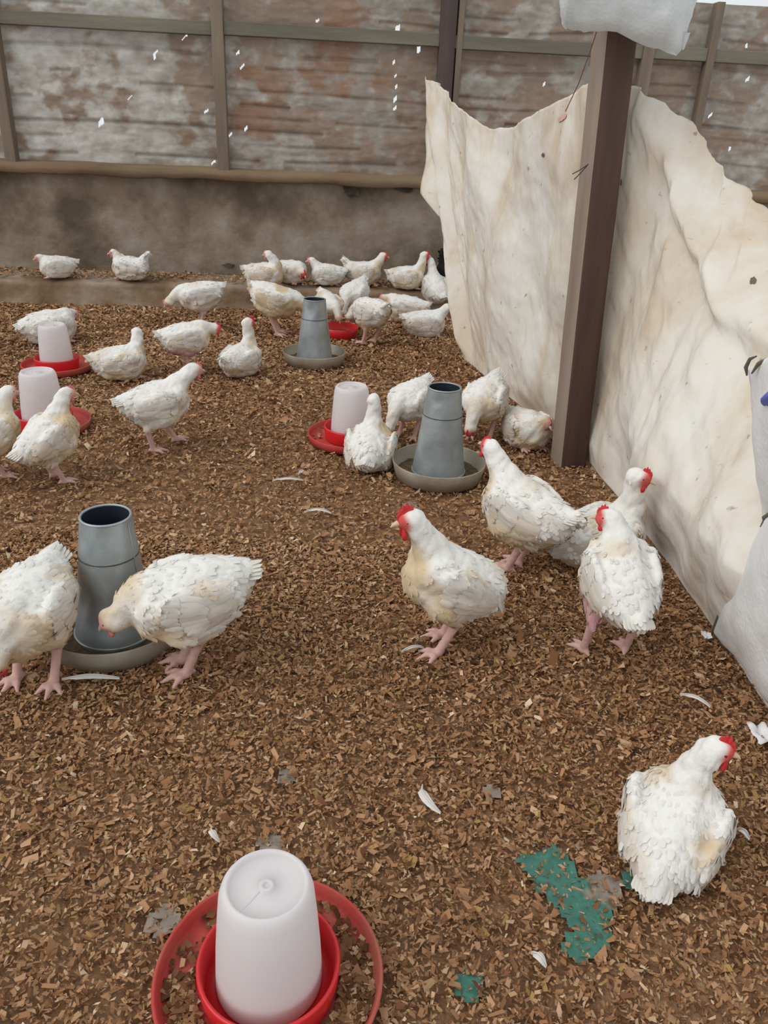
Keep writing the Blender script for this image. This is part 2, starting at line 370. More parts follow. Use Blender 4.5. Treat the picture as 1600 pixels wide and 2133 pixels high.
# ================================================================== litter (uncountable shavings)
def litter(name, n, xs, ys, size, zf, seed, parent, ypow=1.0, mask=True):
    g = np.random.default_rng(seed)
    x = g.uniform(xs[0], xs[1], n); y = ys[0]+(ys[1]-ys[0])*g.uniform(0, 1, n)**ypow
    if mask:
        keep = np.ones(n, bool)
        near = np.zeros(n, bool)
        for c, r in BARE: near |= (x-c.x)**2+(y-c.y)**2 < (2*r)**2
        near |= (x-TEAL.x)**2+(y-TEAL.y)**2 < 0.35**2
        for k in np.nonzero(near)[0]:
            am = max(bare_amount(x[k], y[k]), 1.0*teal_amount(x[k], y[k]))
            keep[k] = g.uniform() > am*0.5
        for px, py, rr in TRAYS:
            keep &= (x-px)**2+(y-py)**2 > rr*rr
        x, y = x[keep], y[keep]; n = len(x)
    s = size*np.exp(g.normal(0, 0.38, n))*(0.8+0.22*y)
    ln = s; wd = s*g.uniform(0.22, 0.6, n)
    th = g.uniform(0, 2*PI, n); tl = g.normal(0, 0.38, n); ro = g.normal(0, 0.42, n)
    ux = np.stack([np.cos(th)*np.cos(tl), np.sin(th)*np.cos(tl), np.sin(tl)], 1)
    vx = np.stack([-np.sin(th)*np.cos(ro), np.cos(th)*np.cos(ro), np.sin(ro)], 1)
    nz = np.cross(ux, vx)
    c = np.stack([x, y, zf(x, y, g)], 1)
    a = g.uniform(0.25, 1.1, (n, 4))
    P = np.stack([c-ux*(ln*a[:, 0]/2)[:, None]-vx*(wd*a[:, 1]/2)[:, None], c+ux*(ln*a[:, 1]/2)[:, None]-vx*(wd*a[:, 2]/2)[:, None],
                  c+ux*(ln*a[:, 2]/2)[:, None]+vx*(wd*a[:, 3]/2)[:, None]+nz*(ln*0.15)[:, None], c-ux*(ln*a[:, 3]/2)[:, None]+vx*(wd*a[:, 0]/2)[:, None]], 1)
    me = quadmesh(name, P.reshape(-1, 3), np.arange(4*n).reshape(-1, 4))
    pal = np.array([(0.12, 0.05, 0.022), (0.20, 0.092, 0.042), (0.285, 0.142, 0.067), (0.365, 0.195, 0.098), (0.44, 0.26, 0.14), (0.54, 0.36, 0.215), (0.66, 0.50, 0.34), (0.34, 0.21, 0.07)])
    # broad patches of darker, damper and of drier litter
    pt = np.sin(x*2.3+1.1*np.sin(y*1.7))*np.cos(y*2.1+0.8*np.sin(x*3.1))
    k = np.clip(np.round(g.normal(2.8+0.3*pt+0.15*np.clip(y-1.5, 0, 3), 1.2, n)), 0, 6).astype(int); k[g.uniform(size=n) < 0.025] = 7
    col = pal[k]*g.uniform(0.8, 1.15, (n, 1))
    setcol(me, np.repeat(col, 4, axis=0))
    o = link(name, me, M['litter'], parent, smooth=False); o['kind'] = 'stuff'; return o
DR = [(gnd(562, 2052), 1.0), (gnd(730, 916), 1.03), (gnd(95, 890), 1.06), (gnd(121, 768), 1.0)]
FE = [(gnd(243, 1322), .98), (gnd(912, 990), 1.0), (gnd(655, 754), 0.98)]
ETRAY = gnd(707, 700)
TRAYS = [(p.x, p.y, .17*s) for p, s in DR]+[(p.x, p.y, .16*s) for p, s in FE]+[(ETRAY.x, ETRAY.y, .1)]
zf = lambda x, y, g: g.uniform(-0.006, 0.006, len(x))+0.004*np.sin(x*9)*np.cos(y*8)
litter('shavings', 140000, (-1.15, 1.25), (0.35, 2.2), 0.0115, zf, 1, floor)
litter('shavings', 150000, (-3.2, 1.6), (2.1, LEDGE_Y+.2), 0.0115, zf, 2, floor)
litter('shavings', 6000, (-4.2, 3), (LEDGE_Y+0.03, WY-0.02), 0.011, lambda x, y, g: LEDGE_H+0.012+0.0*x, 3, lo, mask=False)

# ================================================================== post, tarp, sacks
pb = gnd(1183, 962); pt = aty(1283, 58, pb.y+0.02)
ax = (pt-pb); plen = ax.length; ax.normalize()
top_ext = pb+ax*(plen+1.0)
side = Vector((1, 0, 0)); side = (side-ax*side.dot(ax)).normalized(); side = Matrix.Rotation(math.radians(16), 3, ax) @ side
fwd = ax.cross(side)
V = []; nseg = 14; hw, hd = 0.056, 0.05
for i in range(nseg):
    p = pb-ax*0.05+ax*((plen+1.05)*i/(nseg-1))
    for su, sv in ((-1, -1), (1, -1), (1, 1), (-1, 1)):
        q = 0.004*noise.noise(Vector((i*0.9, su*3, sv*5)))
        V.append(p+side*(su*hw+q)+fwd*(sv*hd+q))
Q = [(i*4+k, i*4+(k+1) % 4, (i+1)*4+(k+1) % 4, (i+1)*4+k) for i in range(nseg-1) for k in range(4)]+[(3, 2, 1, 0), tuple((nseg-1)*4+k for k in range(4))]
M['worn_lit'] = noisy('worn_post_painted_light', [(0.3, (0.20, 0.145, 0.11)), (0.6, (0.30, 0.235, 0.185)), (0.8, (0.38, 0.31, 0.25))], scale=7, detail=8, rough=0.85, bump=0.3, stretch=(1, 1, 0.1))[0]  # pale left face: some wear, plus light from the left painted into the timber colour
post = link('timber_post', pymesh('post', V, Q), M['post'], smooth=False); post.data.materials.append(M['worn_lit'])
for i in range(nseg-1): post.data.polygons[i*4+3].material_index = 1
bm = post.modifiers.new('bevel', 'BEVEL'); bm.width = 0.008; bm.segments = 2
tag(post, 'dark brown timber post rising in front of the cream tarp', 'post')

cols = [(aty(893, 160, 5.72), gnd(966, 748)), (aty(925, 190, 5.35), gnd(985, 765)), (aty(960, 225, 5.0), gnd(1005, 783)), (aty(1030, 267, 4.4), gnd(1042, 815)), (aty(1120, 238, 3.75), gnd(1105, 862)),
        (aty(1235, 174, 3.13), gnd(1165, 915)), (aty(1310, 178, 3.07), gnd(1226, 962)), (aty(1400, 255, 3.0), gnd(1290, 1045)), (aty(1500, 368, 2.85), gnd(1350, 1120)),
        (aty(1600, 462, 2.6), gnd(1478, 1295)), (Vector((1.22, 2.0, .96)), gnd(1600, 1480)), (Vector((1.25, 1.3, .94)), Vector((0.97, 0.9, 0)))]
def cr(pts, u):
    n = len(pts)-1; x = min(max(u, 0), 1)*n; i = min(int(x), n-1); t = x-i
    p0, p1, p2, p3 = pts[max(i-1, 0)], pts[i], pts[i+1], pts[min(i+2, n)]
    return 0.5*((2*p1)+(p2-p0)*t+(2*p0-5*p1+4*p2-p3)*t*t+(3*p1-p0-3*p2+p3)*t**3)
tops = [c[0] for c in cols]; bots = [c[1] for c in cols]
def ss(a, b, x): t = min(1, max(0, (x-a)/(b-a))); return t*t*(3-2*t)
def tarp(u, v, off=0.0):
    T = cr(tops, u); B = cr(bots, u)
    k = u*11; rt = ss(6.0, 7.6, k)
    vc = 0.27; Cc = B+Vector((0, 0, 0.27))
    kink = B.lerp(Cc, v/vc) if v < vc else Cc.lerp(T, (v-vc)/(1-vc))
    p = B.lerp(T, v).lerp(kink, rt)
    du = cr(bots, min(1, u+.01))-cr(bots, max(0, u-.01)); nrm = Vector((du.y, -du.x, 0)).normalized()   # towards the pen
    k = u*11
    wr = 0.020*math.sin(k*2.3+v*3+1.2*math.sin(v*4+k))+0.013*math.sin(k*5.1-v*6)+0.018*fbm((k*0.9, v*2.5, 3))+0.004*fbm((k*6, v*7, 5))
    if k < 5: wr += 0.045*math.sin(PI*v)*math.sin(PI*k/5)
    if k < 1: wr += 0.05*math.sin(k*PI*2)*math.sin(PI*min(1, v*1.0))
    right = ss(5.6, 7.2, k)
    belly = 0.05*rt*(ss(0.0, vc, v) if v < vc else 1-ss(vc, vc+0.4, v))   # slack cloth above the hem
    vf = 0.95-0.24*ss(6, 9.5, k)                        # the fold over the top rope
    fold = 0.03*right*math.exp(-((v-vf)/0.06)**2)-0.05*right*ss(vf, 1, v)-0.02*right*math.exp(-((v-vf+0.10)/0.05)**2)
    wr += right*(0.010*math.sin(k*9+v*26+2*math.sin(k*3))*ss(vf-.05, vf+.05, v)+0.006*math.sin(k*14-v*17))+0.010*fbm((k*1.6+v*5, v*3-k*.6, 15))
    amp = ss(0, 0.08, v)*0.8+0.2
    p = p+nrm*(wr*amp+belly+fold+off)
    p.z += 0.012*fbm((k*3, 0, 9))*(v > 0.97)
    p.z = max(p.z, 0.004)
    return p
V, Q = grid(420, 130, tarp); tp = link('tarp_curtain', quadmesh('tarp', V, Q), M['tarp'])
s_ = tp.modifiers.new('thick', 'SOLIDIFY'); s_.thickness = 0.004
tag(tp, 'stained cream tarp strung as a pen curtain between wall, post and floor', 'tarp')
# loose side flap hanging at the tied corner
def flap(u, v):
    a = aty(886+6*math.sin(v*5), 168+235*v, 5.68-0.5*v); b_ = aty(917+12*v, 175+300*v, 5.62-0.62*v)
    p = a.lerp(b_, u); p.y -= 0.05*math.sin(u*PI)*(1-0.4*v); p.x += 0.012*math.sin(v*11+u*3); return p
V, Q = grid(10, 30, flap); o = link('side_flap', quadmesh('side_flap', V, Q), M['tarp'], tp); o.modifiers.new('thick', 'SOLIDIFY').thickness = 0.003
# pink smudge and blotches on the cloth
def tarp_at(px, py):
    best = None
    d = ray(px, py).normalized()
    for i in range(120):
        for j in range(60):
            u, v = i/119, j/59
            q = tarp(u, v)-Vector((0, 0, CAMH)); e = (q-d*q.dot(d)).length/q.length
            if best is None or e < best[0]: best = (e, u, v)
    return best[1], best[2]
M['pink'] = mat('pink_smudge', (0.60, 0.38, 0.33), 0.95); M['grime'] = mat('dark_grime', (0.14, 0.12, 0.09), 0.95)
def smudge(px, py, ru, rv, mt, name='smudge'):
    u, v = tarp_at(px, py); n = 28
    V = [tarp(u, v, 0.004)]
    for k in range(n):
        a = 2*PI*k/n; q = 1+0.5*noise.noise(Vector((math.cos(a)*2+px, math.sin(a)*2, py)))
        V.append(tarp(u+ru*q*math.cos(a), min(0.995, v+rv*q*math.sin(a)), 0.004))
    link(name, pymesh(name, V, [(0, 1+k, 1+(k+1) % n) for k in range(n)]), mt, tp)
smudge(1172, 243, .006, .009, M['pink']); smudge(1298, 384, .0018, .008, M['grime']); smudge(1580, 590, .0018, .009, M['grime']); smudge(1130, 325, .003, .006, M['grime'])

# patches of newer white sack sewn to the right end of the tarp
def patch(name, corners, bulge, mt, parent=None, nu=24, nv=34, seed=0, edge=None):
    c = corners
    def fn(u, v):
        p = (c[0].lerp(c[1], u)).lerp(c[3].lerp(c[2], u), v)
        e = math.sin(PI*min(1, max(0, u)))*math.sin(PI*v)
        n_ = Vector((-0.85, -0.5, 0))
        j = 0.014*fbm((u*2+seed, v*2.5, seed), 2)+0.0025*fbm((u*9+seed, v*11, seed), 2)
        p = p+n_*(bulge*e**0.6+j)+Vector((0, 0, 1))*(edge(u, v) if edge else 0)
        p.z = max(p.z, 0.004); return p
    V, Q = grid(nu, nv, fn); o = link(name, quadmesh(name, V, Q), mt, parent); o.modifiers.new('thick', 'SOLIDIFY').thickness = 0.004; return o
def tpt(px, py, Y): return aty(px, py, Y)
sk = patch('sack_sheet', [tpt(1484, 1318, 1.775), tpt(1660, 1530, 1.36), tpt(1660, 1040, 1.38), tpt(1592, 1078, 1.72)], 0.05, M['sack'], seed=2)
tag(sk, 'newer white woven sack sewn over the lower right end of the tarp', 'sack')
sk2 = patch('sack_sheet', [tpt(1588, 1082, 1.74), tpt(1680, 1080, 1.50), tpt(1680, 690, 1.50), tpt(1558, 772, 1.78)], 0.035, M['sack'], seed=5)
tag(sk2, 'white sack with blue print crumpled high at the right edge of the tarp', 'sack')
patch('blue_print', [tpt(1592, 850, 1.655), tpt(1640, 850, 1.54), tpt(1640, 795, 1.54), tpt(1598, 812, 1.645)], 0.03, M['blue'], sk2, 8, 8, seed=5)
V, Q = tube([tpt(1556, 782, 1.73), tpt(1554, 765, 1.725), tpt(1562, 748, 1.72), tpt(1576, 742, 1.70)], [.002, .0045, .004, .0015], 6); link('frayed_edge', quadmesh('e', V, Q), M['grime'], sk2)
V, Q = tube([tpt(1566, 778, 1.715), tpt(1580, 758, 1.70), tpt(1602, 745, 1.68)], [.002, .005, .003], 6); link('frayed_edge', quadmesh('e', V, Q), M['grime'], sk2)
V, Q = tube([sk.data.vertices[24*34-1-34*k].co+Vector((-.004, -.004, 0)) for k in range(24)], [.002+.005*abs(math.sin(k*.9)) for k in range(24)], 6); link('frayed_edge', quadmesh('frayed', V, Q), M['grime'], sk)
V, Q = tube([v.co+Vector((-.004, -.004, 0)) for v in sk.data.vertices[0:34]], 0.0028, 6); link('seam', quadmesh('seam', V, Q), M['grime'], sk)

# hanging stuffed sack in front of the post top
hc = aty(1334, -182, pb.y-0.14)
def hsack(u, v):
    a = 2*PI*u; rx = 0.205; rz = 0.30
    z = -1+2*v
    e = max(0.0, 1-abs(z)**4)**0.5
    x = math.copysign(abs(math.cos(a))**0.65, math.cos(a)); y = math.copysign(abs(math.sin(a))**0.9, math.sin(a))
    p = Vector((x*rx*(0.86+0.14*e), y*0.085*e*(0.9), z*rz))
    p.z += -0.055*(1 if z < 0 else 0)*max(0, x)*ss(-0.2, -1, z)*1.0 + 0.035*x*x*0
    wv = 0.012*math.sin(p.x*60+z*4)*e+0.012*fbm((p.x*9, y*3, z*3), 3)
    p.y += wv; p.x += 0.006*fbm((z*6, x, 3))
    p.z += 0.02*fbm((p.x*8, 0, 7))*(1 if z < -0.5 else 0)
    return hc+p
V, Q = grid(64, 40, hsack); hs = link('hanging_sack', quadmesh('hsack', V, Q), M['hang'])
tag(hs, 'white woven sack hung against the top of the timber post', 'sack')
for px, py, dx in ((1196, 30, -1), (1424, 88, 1)):
    a = aty(px, py-18, pb.y-0.14); b_ = aty(px+(-12 if dx < 0 else -2), py+16, pb.y-0.14)
    V, Q = tube([a, a.lerp(b_, .5), b_], [.02, .012, .004], 8); link('corner_ear', quadmesh('ear', V, Q), M['hang'], hs)
V, Q = tube([aty(1246, 56, pb.y-.06), aty(1232, 100, pb.y-.062), aty(1205, 175, pb.y+.02), aty(1178, 232, pb.y+0.09)], 0.0016, 5)
o = link('twine', quadmesh('twine', V, Q), M['twine']); tag(o, 'thin red-brown twine slanting from the post top to the tarp', 'twine')
ty = pb.y-0.07
for pts in (((1226, 342), (1212, 352), (1192, 363)), ((1224, 344), (1210, 360), (1196, 374))):
    V, Q = tube([aty(x, y, ty+0.002*i) for i, (x, y) in enumerate(pts)], 0.0016, 5); o = link('tie_wire', quadmesh('wire', V, Q), M['wire'], post)

# ================================================================== feeders
def make_feeder(p, s, dents, label, rz=0, lean=(0, 0)):
    t = empty('poultry_feeder', p, rz, s); tag(t, label, 'feeder', 'galvanised poultry feeders')
    # pan
    V, Q = lathe([(0, .004), (.150, .004), (.158, .010), (.172, .062), (.1745, .066), (.177, .063), (.163, .002), (.152, 0), (0, 0)], 56)
    link('pan', quadmesh('pan', V, Q), M['galvpan'], t)
    V, Q = lathe([(.098, .019), (.115, .016), (.14, .018), (.158, .014)], 40); V = [(x, y, z+0.005*noise.noise(Vector((x*40, y*40, 0)))) for x, y, z in V]
    link('feed', quadmesh('feed', V, Q), M['feed'], t)
    hgt = 0.335; r0, r1 = 0.102, 0.060
    def prof(z): return r0+(r1-r0)*(z/hgt)**0.92
    def body(off, z0, z1):
        Vv = []; n = 56; mz = 40
        for i in range(n):
            a = 2*PI*i/n
            for j in range(mz):
                z = z0+(z1-z0)*j/(mz-1); r = prof(z)+off
                for da, dz, dr, sa, sz in dents:
                    q = ((a-da+PI) % (2*PI)-PI)/sa; r -= dr*math.exp(-q*q-((z-dz)/sz)**2)
                r += 0.0012*noise.noise(Vector((math.cos(a)*3, math.sin(a)*3, z*18)))
                Vv.append((r*math.cos(a)+lean[0]*z, r*math.sin(a)+lean[1]*z, z+0.012))
        Qq = [(i*mz+j, ((i+1) % n)*mz+j, ((i+1) % n)*mz+j+1, i*mz+j+1) for i in range(n) for j in range(mz-1)]
        return Vv, Qq
    V, Q = body(0, 0, hgt); o = link('hopper', quadmesh('hopper', V, Q), M['galv'], t)
    V, Q = body(-0.003, 0.05, hgt-0.001); link('hopper_lining', quadmesh('lining', V, [q[::-1] for q in Q]), M['galvin'], t)
    def ring(z, r, rr, nm, mt):
        V, Q = tube([((prof(z)+r)*math.cos(a)+lean[0]*z, (prof(z)+r)*math.sin(a)+lean[1]*z, z+.012) for a in np.linspace(0, 2*PI, 57)], rr, 6); link(nm, quadmesh(nm, V, Q), mt, t)
    ring(hgt, -0.0015, 0.0035, 'rim', M['galv']); ring(hgt*0.70, 0.0002, 0.0016, 'seam', M['seam']); ring(0.012, 0.0, 0.003, 'foot_rim', M['galv'])
    V, Q = tube([((prof(z)+.001)*math.cos(-0.3)+lean[0]*z, (prof(z)+.001)*math.sin(-0.3)+lean[1]*z, z+.012) for z in np.linspace(.01, hgt-.01, 12)], 0.0018, 5); link('side_seam', quadmesh('ss', V, Q), M['galv'], t)
    return t
make_feeder(FE[0][0], FE[0][1], [(-PI/2-.75, .13, .018, .35, .06), (-PI/2+.1, .06, .006, .5, .03)], 'galvanised feeder with a dented hopper, nearest, between two pecking birds at left', lean=(.03, 0))
make_feeder(FE[1][0], FE[1][1], [(-PI/2-.3, .30, .004, .3, .02)], 'galvanised feeder standing left of the timber post with birds eating around it')
make_feeder(FE[2][0], FE[2][1], [(-PI/2-.2, .29, .007, .35, .035), (-PI/2+.4, .24, .005, .3, .03)], 'galvanised feeder farthest back, in front of a red tray', lean=(.0, 0))

# ================================================================== drinkers
def make_drinker(p, s, label, rz=0, debris=0):
    t = empty('poultry_drinker', p, rz, s); tag(t, label, 'drinker', 'red and white poultry drinkers')
    V, Q = lathe([(0, .006), (.150, .005), (.158, .006), (.164, .016), (.168, .032), (.1715, .034), (.174, .031), (.168, .003), (.160, 0), (0, 0)], 64)
    link('outer_tray', quadmesh('outer_tray', V, Q), M['dustyred'], t)
    V, Q = lathe([(.0, .016), (.084, .016), (.096, .02), (.101, .060), (.1035, .063), (.1065, .062), (.108, .058), (.103, .012), (.10, .007), (0, .007)], 64)
    link('dish', quadmesh('dish', V, Q), M['red'], t)
    h = 0.228
    jp = [(.080, .022), (.0805, .03), (.077, .10), (.0725, .16), (.068, h-.02), (.0645, h-.008), (.060, h-.001), (.0565, h), (.0545, h-.002), (.0535, h-.0075), (.030, h-.008), (.012, h-.008), (.0105, h-.0035), (.005, h-.003), (.0045, h-.006), (0, h-.006)]
    inner = [(r-.0025 if r > .003 else 0, z-.0025) for r, z in jp[::-1]]
    V, Q = lathe(jp, 64); jar = link('jar', quadmesh('jar', V, Q), M['jar'], t)
    V, Q = tube([(-.010, -.004, h-.008), (-.03, -.02, h-.0078), (-.047, -.03, h-.0078)], 0.0012, 5); link('mould_line', quadmesh('ml', V, Q), M['jar'], jar)
    V, Q = lathe([(.0, .055), (.077, .055), (.0785, .024)], 40); link('water', quadmesh('water', V, Q), M['water'], t)
    if debris:
        g = np.random.default_rng(5); n = debris; a = g.uniform(0, 2*PI, n); r = g.uniform(.112, .158, n)
        a = np.where(g.uniform(size=n) < .6, g.normal(-0.75, .55, n), np.where(g.uniform(size=n) < .5, g.normal(PI+.25, .5, n), a))
        c = np.stack([r*np.cos(a), r*np.sin(a), .009+g.uniform(0, .006, n)], 1); th = g.uniform(0, 2*PI, n); ln = .011*np.exp(g.normal(0, .35, n))
        u = np.stack([np.cos(th), np.sin(th), g.normal(0, .3, n)], 1)*ln[:, None]/2; v = np.stack([-np.sin(th), np.cos(th), g.normal(0, .3, n)], 1)*ln[:, None]*.3
        P = np.stack([c-u-v, c+u-v, c+u*.8+v, c-u*.7+v], 1); me = quadmesh('spilled', P.reshape(-1, 3), np.arange(4*n).reshape(-1, 4))
        pal = np.array([(.10, .045, .02), (.18, .09, .042), (.30, .17, .085), (.46, .31, .18)]); setcol(me, np.repeat(pal[g.choice(4, n, p=[.3, .35, .25, .1])], 4, axis=0))
        o = link('spilled_shavings', me, M['litter'], t, smooth=False); o['kind'] = 'stuff'
    return t
make_drinker(*DR[0], 'red and white drinker nearest the camera with shavings in its tray', rz=0.35, debris=1100)
make_drinker(*DR[1], 'red and white drinker beside the feeder left of the post', debris=60)
make_drinker(*DR[2], 'white-jarred drinker with red tray behind the bird standing at far left')
make_drinker(*DR[3], 'farther red and white drinker at left with a resting bird behind its jar')
t = empty('feed_tray', ETRAY); tag(t, 'small red feeding tray half hidden behind the farthest feeder', 'tray')
V, Q = lathe([(0, .008), (.095, .008), (.10, .012), (.112, .06), (.115, .062), (.118, .06), (.106, .004), (.1, 0), (0, 0)], 48); link('tray_bowl', quadmesh('tb', V, Q), M['red'], t)
V, Q = lathe([(0, .03), (.05, .024), (.104, .018)], 36); link('feed', quadmesh('fd', V, Q), M['feed'], t)

# ================================================================== chickens
def surface_nets(f, origin, h):
    s = f < 0; sh = tuple(n-1 for n in f.shape)
    acc = np.zeros(sh+(3,), np.float32); cnt = np.zeros(sh, np.float32)
    cs = [(i, j, k) for i in (0, 1) for j in (0, 1) for k in (0, 1)]
    sl = lambda c: tuple(slice(c[d], c[d]+sh[d]) for d in range(3))
    for a in cs:
        for d in range(3):
            if a[d]: continue
            b = list(a); b[d] = 1
            fa, fb = f[sl(a)], f[sl(b)]; mk = (fa < 0) != (fb < 0)
            t = np.where(mk, fa/np.where(mk, fa-fb, 1), 0)
            for e in range(3): acc[..., e] += mk*(a[e]+(t if e == d else 0))
            cnt += mk
    act = cnt > 0; idx = np.full(sh, -1, np.int64); idx[act] = np.arange(act.sum())
    ijk = np.stack(np.nonzero(act), 1)
    V = (ijk+acc[act]/cnt[act][:, None])*h+origin
    Q = []
    for d in range(3):
        e1, e2 = (d+1) % 3, (d+2) % 3
        A = [slice(None)]*3; B = [slice(None)]*3
        A[d] = slice(0, -1); B[d] = slice(1, None)
        for e in (e1, e2): A[e] = slice(1, -1); B[e] = slice(1, -1)
        sa, sb = s[tuple(A)], s[tuple(B)]
        p = np.stack(np.nonzero(sa != sb), 1)
        if not len(p): continue
        flip = sa[tuple(p.T)]
        p[:, e1] += 1; p[:, e2] += 1
        def c(o1, o2): q = p.copy(); q[:, e1] += o1; q[:, e2] += o2; return idx[tuple(q.T)]
        q = np.stack([c(-1, -1), c(0, -1), c(0, 0), c(-1, 0)], 1)
        q[~flip] = q[~flip][:, ::-1]; Q.append(q)
    return V, np.concatenate(Q)
def d_ell(P, c, R, r):
    q = (P-c) @ R; k0 = np.linalg.norm(q/r, axis=-1); k1 = np.linalg.norm(q/(r*r), axis=-1)
    return k0*(k0-1)/np.maximum(k1, 1e-6)
def d_cone(P, a, b, ra, rb):
    ab = b-a; t = np.clip(((P-a) @ ab)/max(ab @ ab, 1e-9), 0, 1)
    return np.linalg.norm(P-a-t[..., None]*ab, axis=-1)-(ra+(rb-ra)*t)
def leaf(root, d, side, nrm, ln, wd, curl, npt=4):
    """one feather: spine from root along d; returns verts, quads"""
    V = []; prof = [0.35, 0.95, 1.0, 0.62] if npt == 4 else [0.4, 1.0, 0.7]
    for i in range(npt):
        t = i/(npt-1); p = root+d*ln*t+nrm*(curl*math.sin(PI*min(1, t*0.9))*ln)
        w_ = wd*prof[i]/2
        V += [p-side*w_-nrm*w_*0.25, p+nrm*w_*0.12, p+side*w_-nrm*w_*0.25]
    V.append(root+d*ln*1.12+nrm*curl*0.2*ln)
    Q = []
    for i in range(npt-1):
        b = i*3; Q += [(b, b+1, b+4, b+3), (b+1, b+2, b+5, b+4)]
    b = (npt-1)*3; Q += [(b, b+1, 3*npt, 3*npt), (b+1, b+2, 3*npt, 3*npt)]
    return V, [q if q[2] != q[3] else q[:3] for q in Q]

def make_chicken(label, p, heading, sit=False, bp=None, head=None, hyaw=0, hpitch=-6, s=1.0, walk=0.0, comb=0.5, red=True, stain=0.5, bare=0.0, tailup=0.25,
                 wingdrop=0.0, fluff=0.0, res=0.0055, cards=700, dark=False, seed=1, group='white broiler chickens in the pen', stance=0.05, rise=0.0, name='chicken'):
    g = np.random.default_rng(seed); rnd = random.Random(seed)
    A = lambda *v: np.array(v, float)
    if bp is None: bp = 6 if sit else 14
    if head is None: head = (0.15, 0, 0.26) if sit else (0.165, 0, 0.375)
    C = A(0, 0, 0.092 if sit else 0.218+rise); ca, sa = math.cos(math.radians(bp)), math.sin(math.radians(bp))
    a = A(ca, 0, sa); u = A(-sa, 0, ca); yv = A(0, 1, 0); R = np.stack([a, yv, u], 1)
    P = lambda x, t, w=0: C+a*x+u*t+yv*w
    hd = A(*head)
    fx = A(math.cos(math.radians(hyaw))*math.cos(math.radians(hpitch)), math.sin(math.radians(hyaw))*math.cos(math.radians(hpitch)), math.sin(math.radians(hpitch)))
    fy = np.cross(A(0, 0, 1), fx); fy /= np.linalg.norm(fy); fz = np.cross(fx, fy); HR = np.stack([fx, fy, fz], 1)
    f1 = 1+0.10*fluff
    # primitives: (kind, args, k)
    body = [('e', (P(0, 0), R, A(.118, .092*f1, .086)), 0), ('e', (P(.062, -.022), R, A(.078, .078*f1, .076)), .04), ('e', (P(-.080, .012), R, A(.072, .070*f1, .060)), .04),
            ('e', (P(-.04, -.050), R, A(.078, .074*f1, .050)), .03), ('c', (P(-.08, .015), P(-.150, .025+.1*tailup), .052, .022), .04)]
    for w_ in (-1, 1):
        Rw = Matrix.Rotation(math.radians(-10-wingdrop*14), 3, 'Y'); Rw = R @ np.array(Matrix.Rotation(math.radians(8*w_), 3, 'Z') @ Rw)
        body.append(('e', (P(-.012, .012-.012*wingdrop, w_*(.082*f1+.01*wingdrop)), Rw, A(.098, .022, .052)), .018))
        body.append(('e', (P(.085, .012, w_*.055), R, A(.035, .03, .04)), .03))
    N0 = P(.078, .028); Hb = hd-fx*.012-fz*.008
    mid = N0+(a*0.80+u*0.55)*np.linalg.norm(Hb-N0)*0.45 if not (head[2] < C[2]-.02) else N0+(a*1.0+u*0.12)*np.linalg.norm(Hb-N0)*0.5
    neck = [N0*(1-t)**2+mid*2*t*(1-t)+Hb*t*t for t in np.linspace(0, 1, 7)]
    nr = [.052, .045, .039, .036, .033, .031, .0295]
    for i in range(6): body.append(('c', (neck[i], neck[i+1], nr[i], nr[i+1]), .022 if i < 3 else .010))
    body.append(('e', (hd, HR, A(.035, .0265, .0285)), .012))
    body.append(('e', (hd+fx*.016-fz*.006, HR, A(.020, .017, .017)), .008))
    legs = []; feet = []
    if not sit:
        for w_ in (-1, 1):
            fxx = w_*walk*.5; lift = 0.0
            ft = A(.022+fxx*.14, w_*stance, .010+lift); hk = A(-.018+fxx*.10, w_*(stance+.004), .104+rise*.55)
            kn = P(.022, -.055, w_*.058)
            body.append(('e', (P(.0, -.045, w_*.055), R, A(.062, .042, .056)), .025))
            body.append(('c', (kn, hk+A(0.004, 0, .012), .046, .017), .02))
            legs.append(('c', (hk+A(0, 0, .004), hk*.5+ft*.5, .0145, .0115), .012)); legs.append(('c', (hk*.5+ft*.5, ft+A(-.002, 0, .004), .0115, .0125), .004))
            for ang, ln in ((0, .062), (38, .052), (-38, .052), (180+w_*15, .028)):
                aa = math.radians(ang+w_*8); dd = A(math.cos(aa), math.sin(aa), 0)
                m1 = ft+dd*ln*.5+A(0, 0, .003); tp_ = ft+dd*ln; tp_[2] = .004
                legs.append(('c', (ft, m1, .0105, .0085), .006)); legs.append(('c', (m1, tp_, .0085, .0045), .004))
    else:
        for w_ in (-1, 1):
            body.append(('e', (P(.015, -.045, w_*.062), R, A(.07, .04, .05)), .03))
            ft = A(.075, w_*.052, .010)
            for ang, ln in ((0, .05), (32, .042), (-32, .042)):
                aa = math.radians(ang); legs.append(('c', (ft, ft+A(math.cos(aa), math.sin(aa), -.1)*ln, .0095, .005), .005))
    lo_ = A(1, 1, 1); hi_ = -lo_
    def bb(pr):
        if pr[0] == 'e': r = max(pr[1][2]); return pr[1][0]-r, pr[1][0]+r
        r = max(pr[1][2:]); return np.minimum(pr[1][0], pr[1][1])-r, np.maximum(pr[1][0], pr[1][1])+r
    for pr in body+legs: l, h = bb(pr); lo_ = np.minimum(lo_, l); hi_ = np.maximum(hi_, h)
    lo_ -= .02; hi_ += .02; n = np.ceil((hi_-lo_)/res).astype(int)+1
    ax_ = [lo_[d]+res*np.arange(n[d]) for d in range(3)]
    Fd = np.full(tuple(n), 1.0, np.float32)
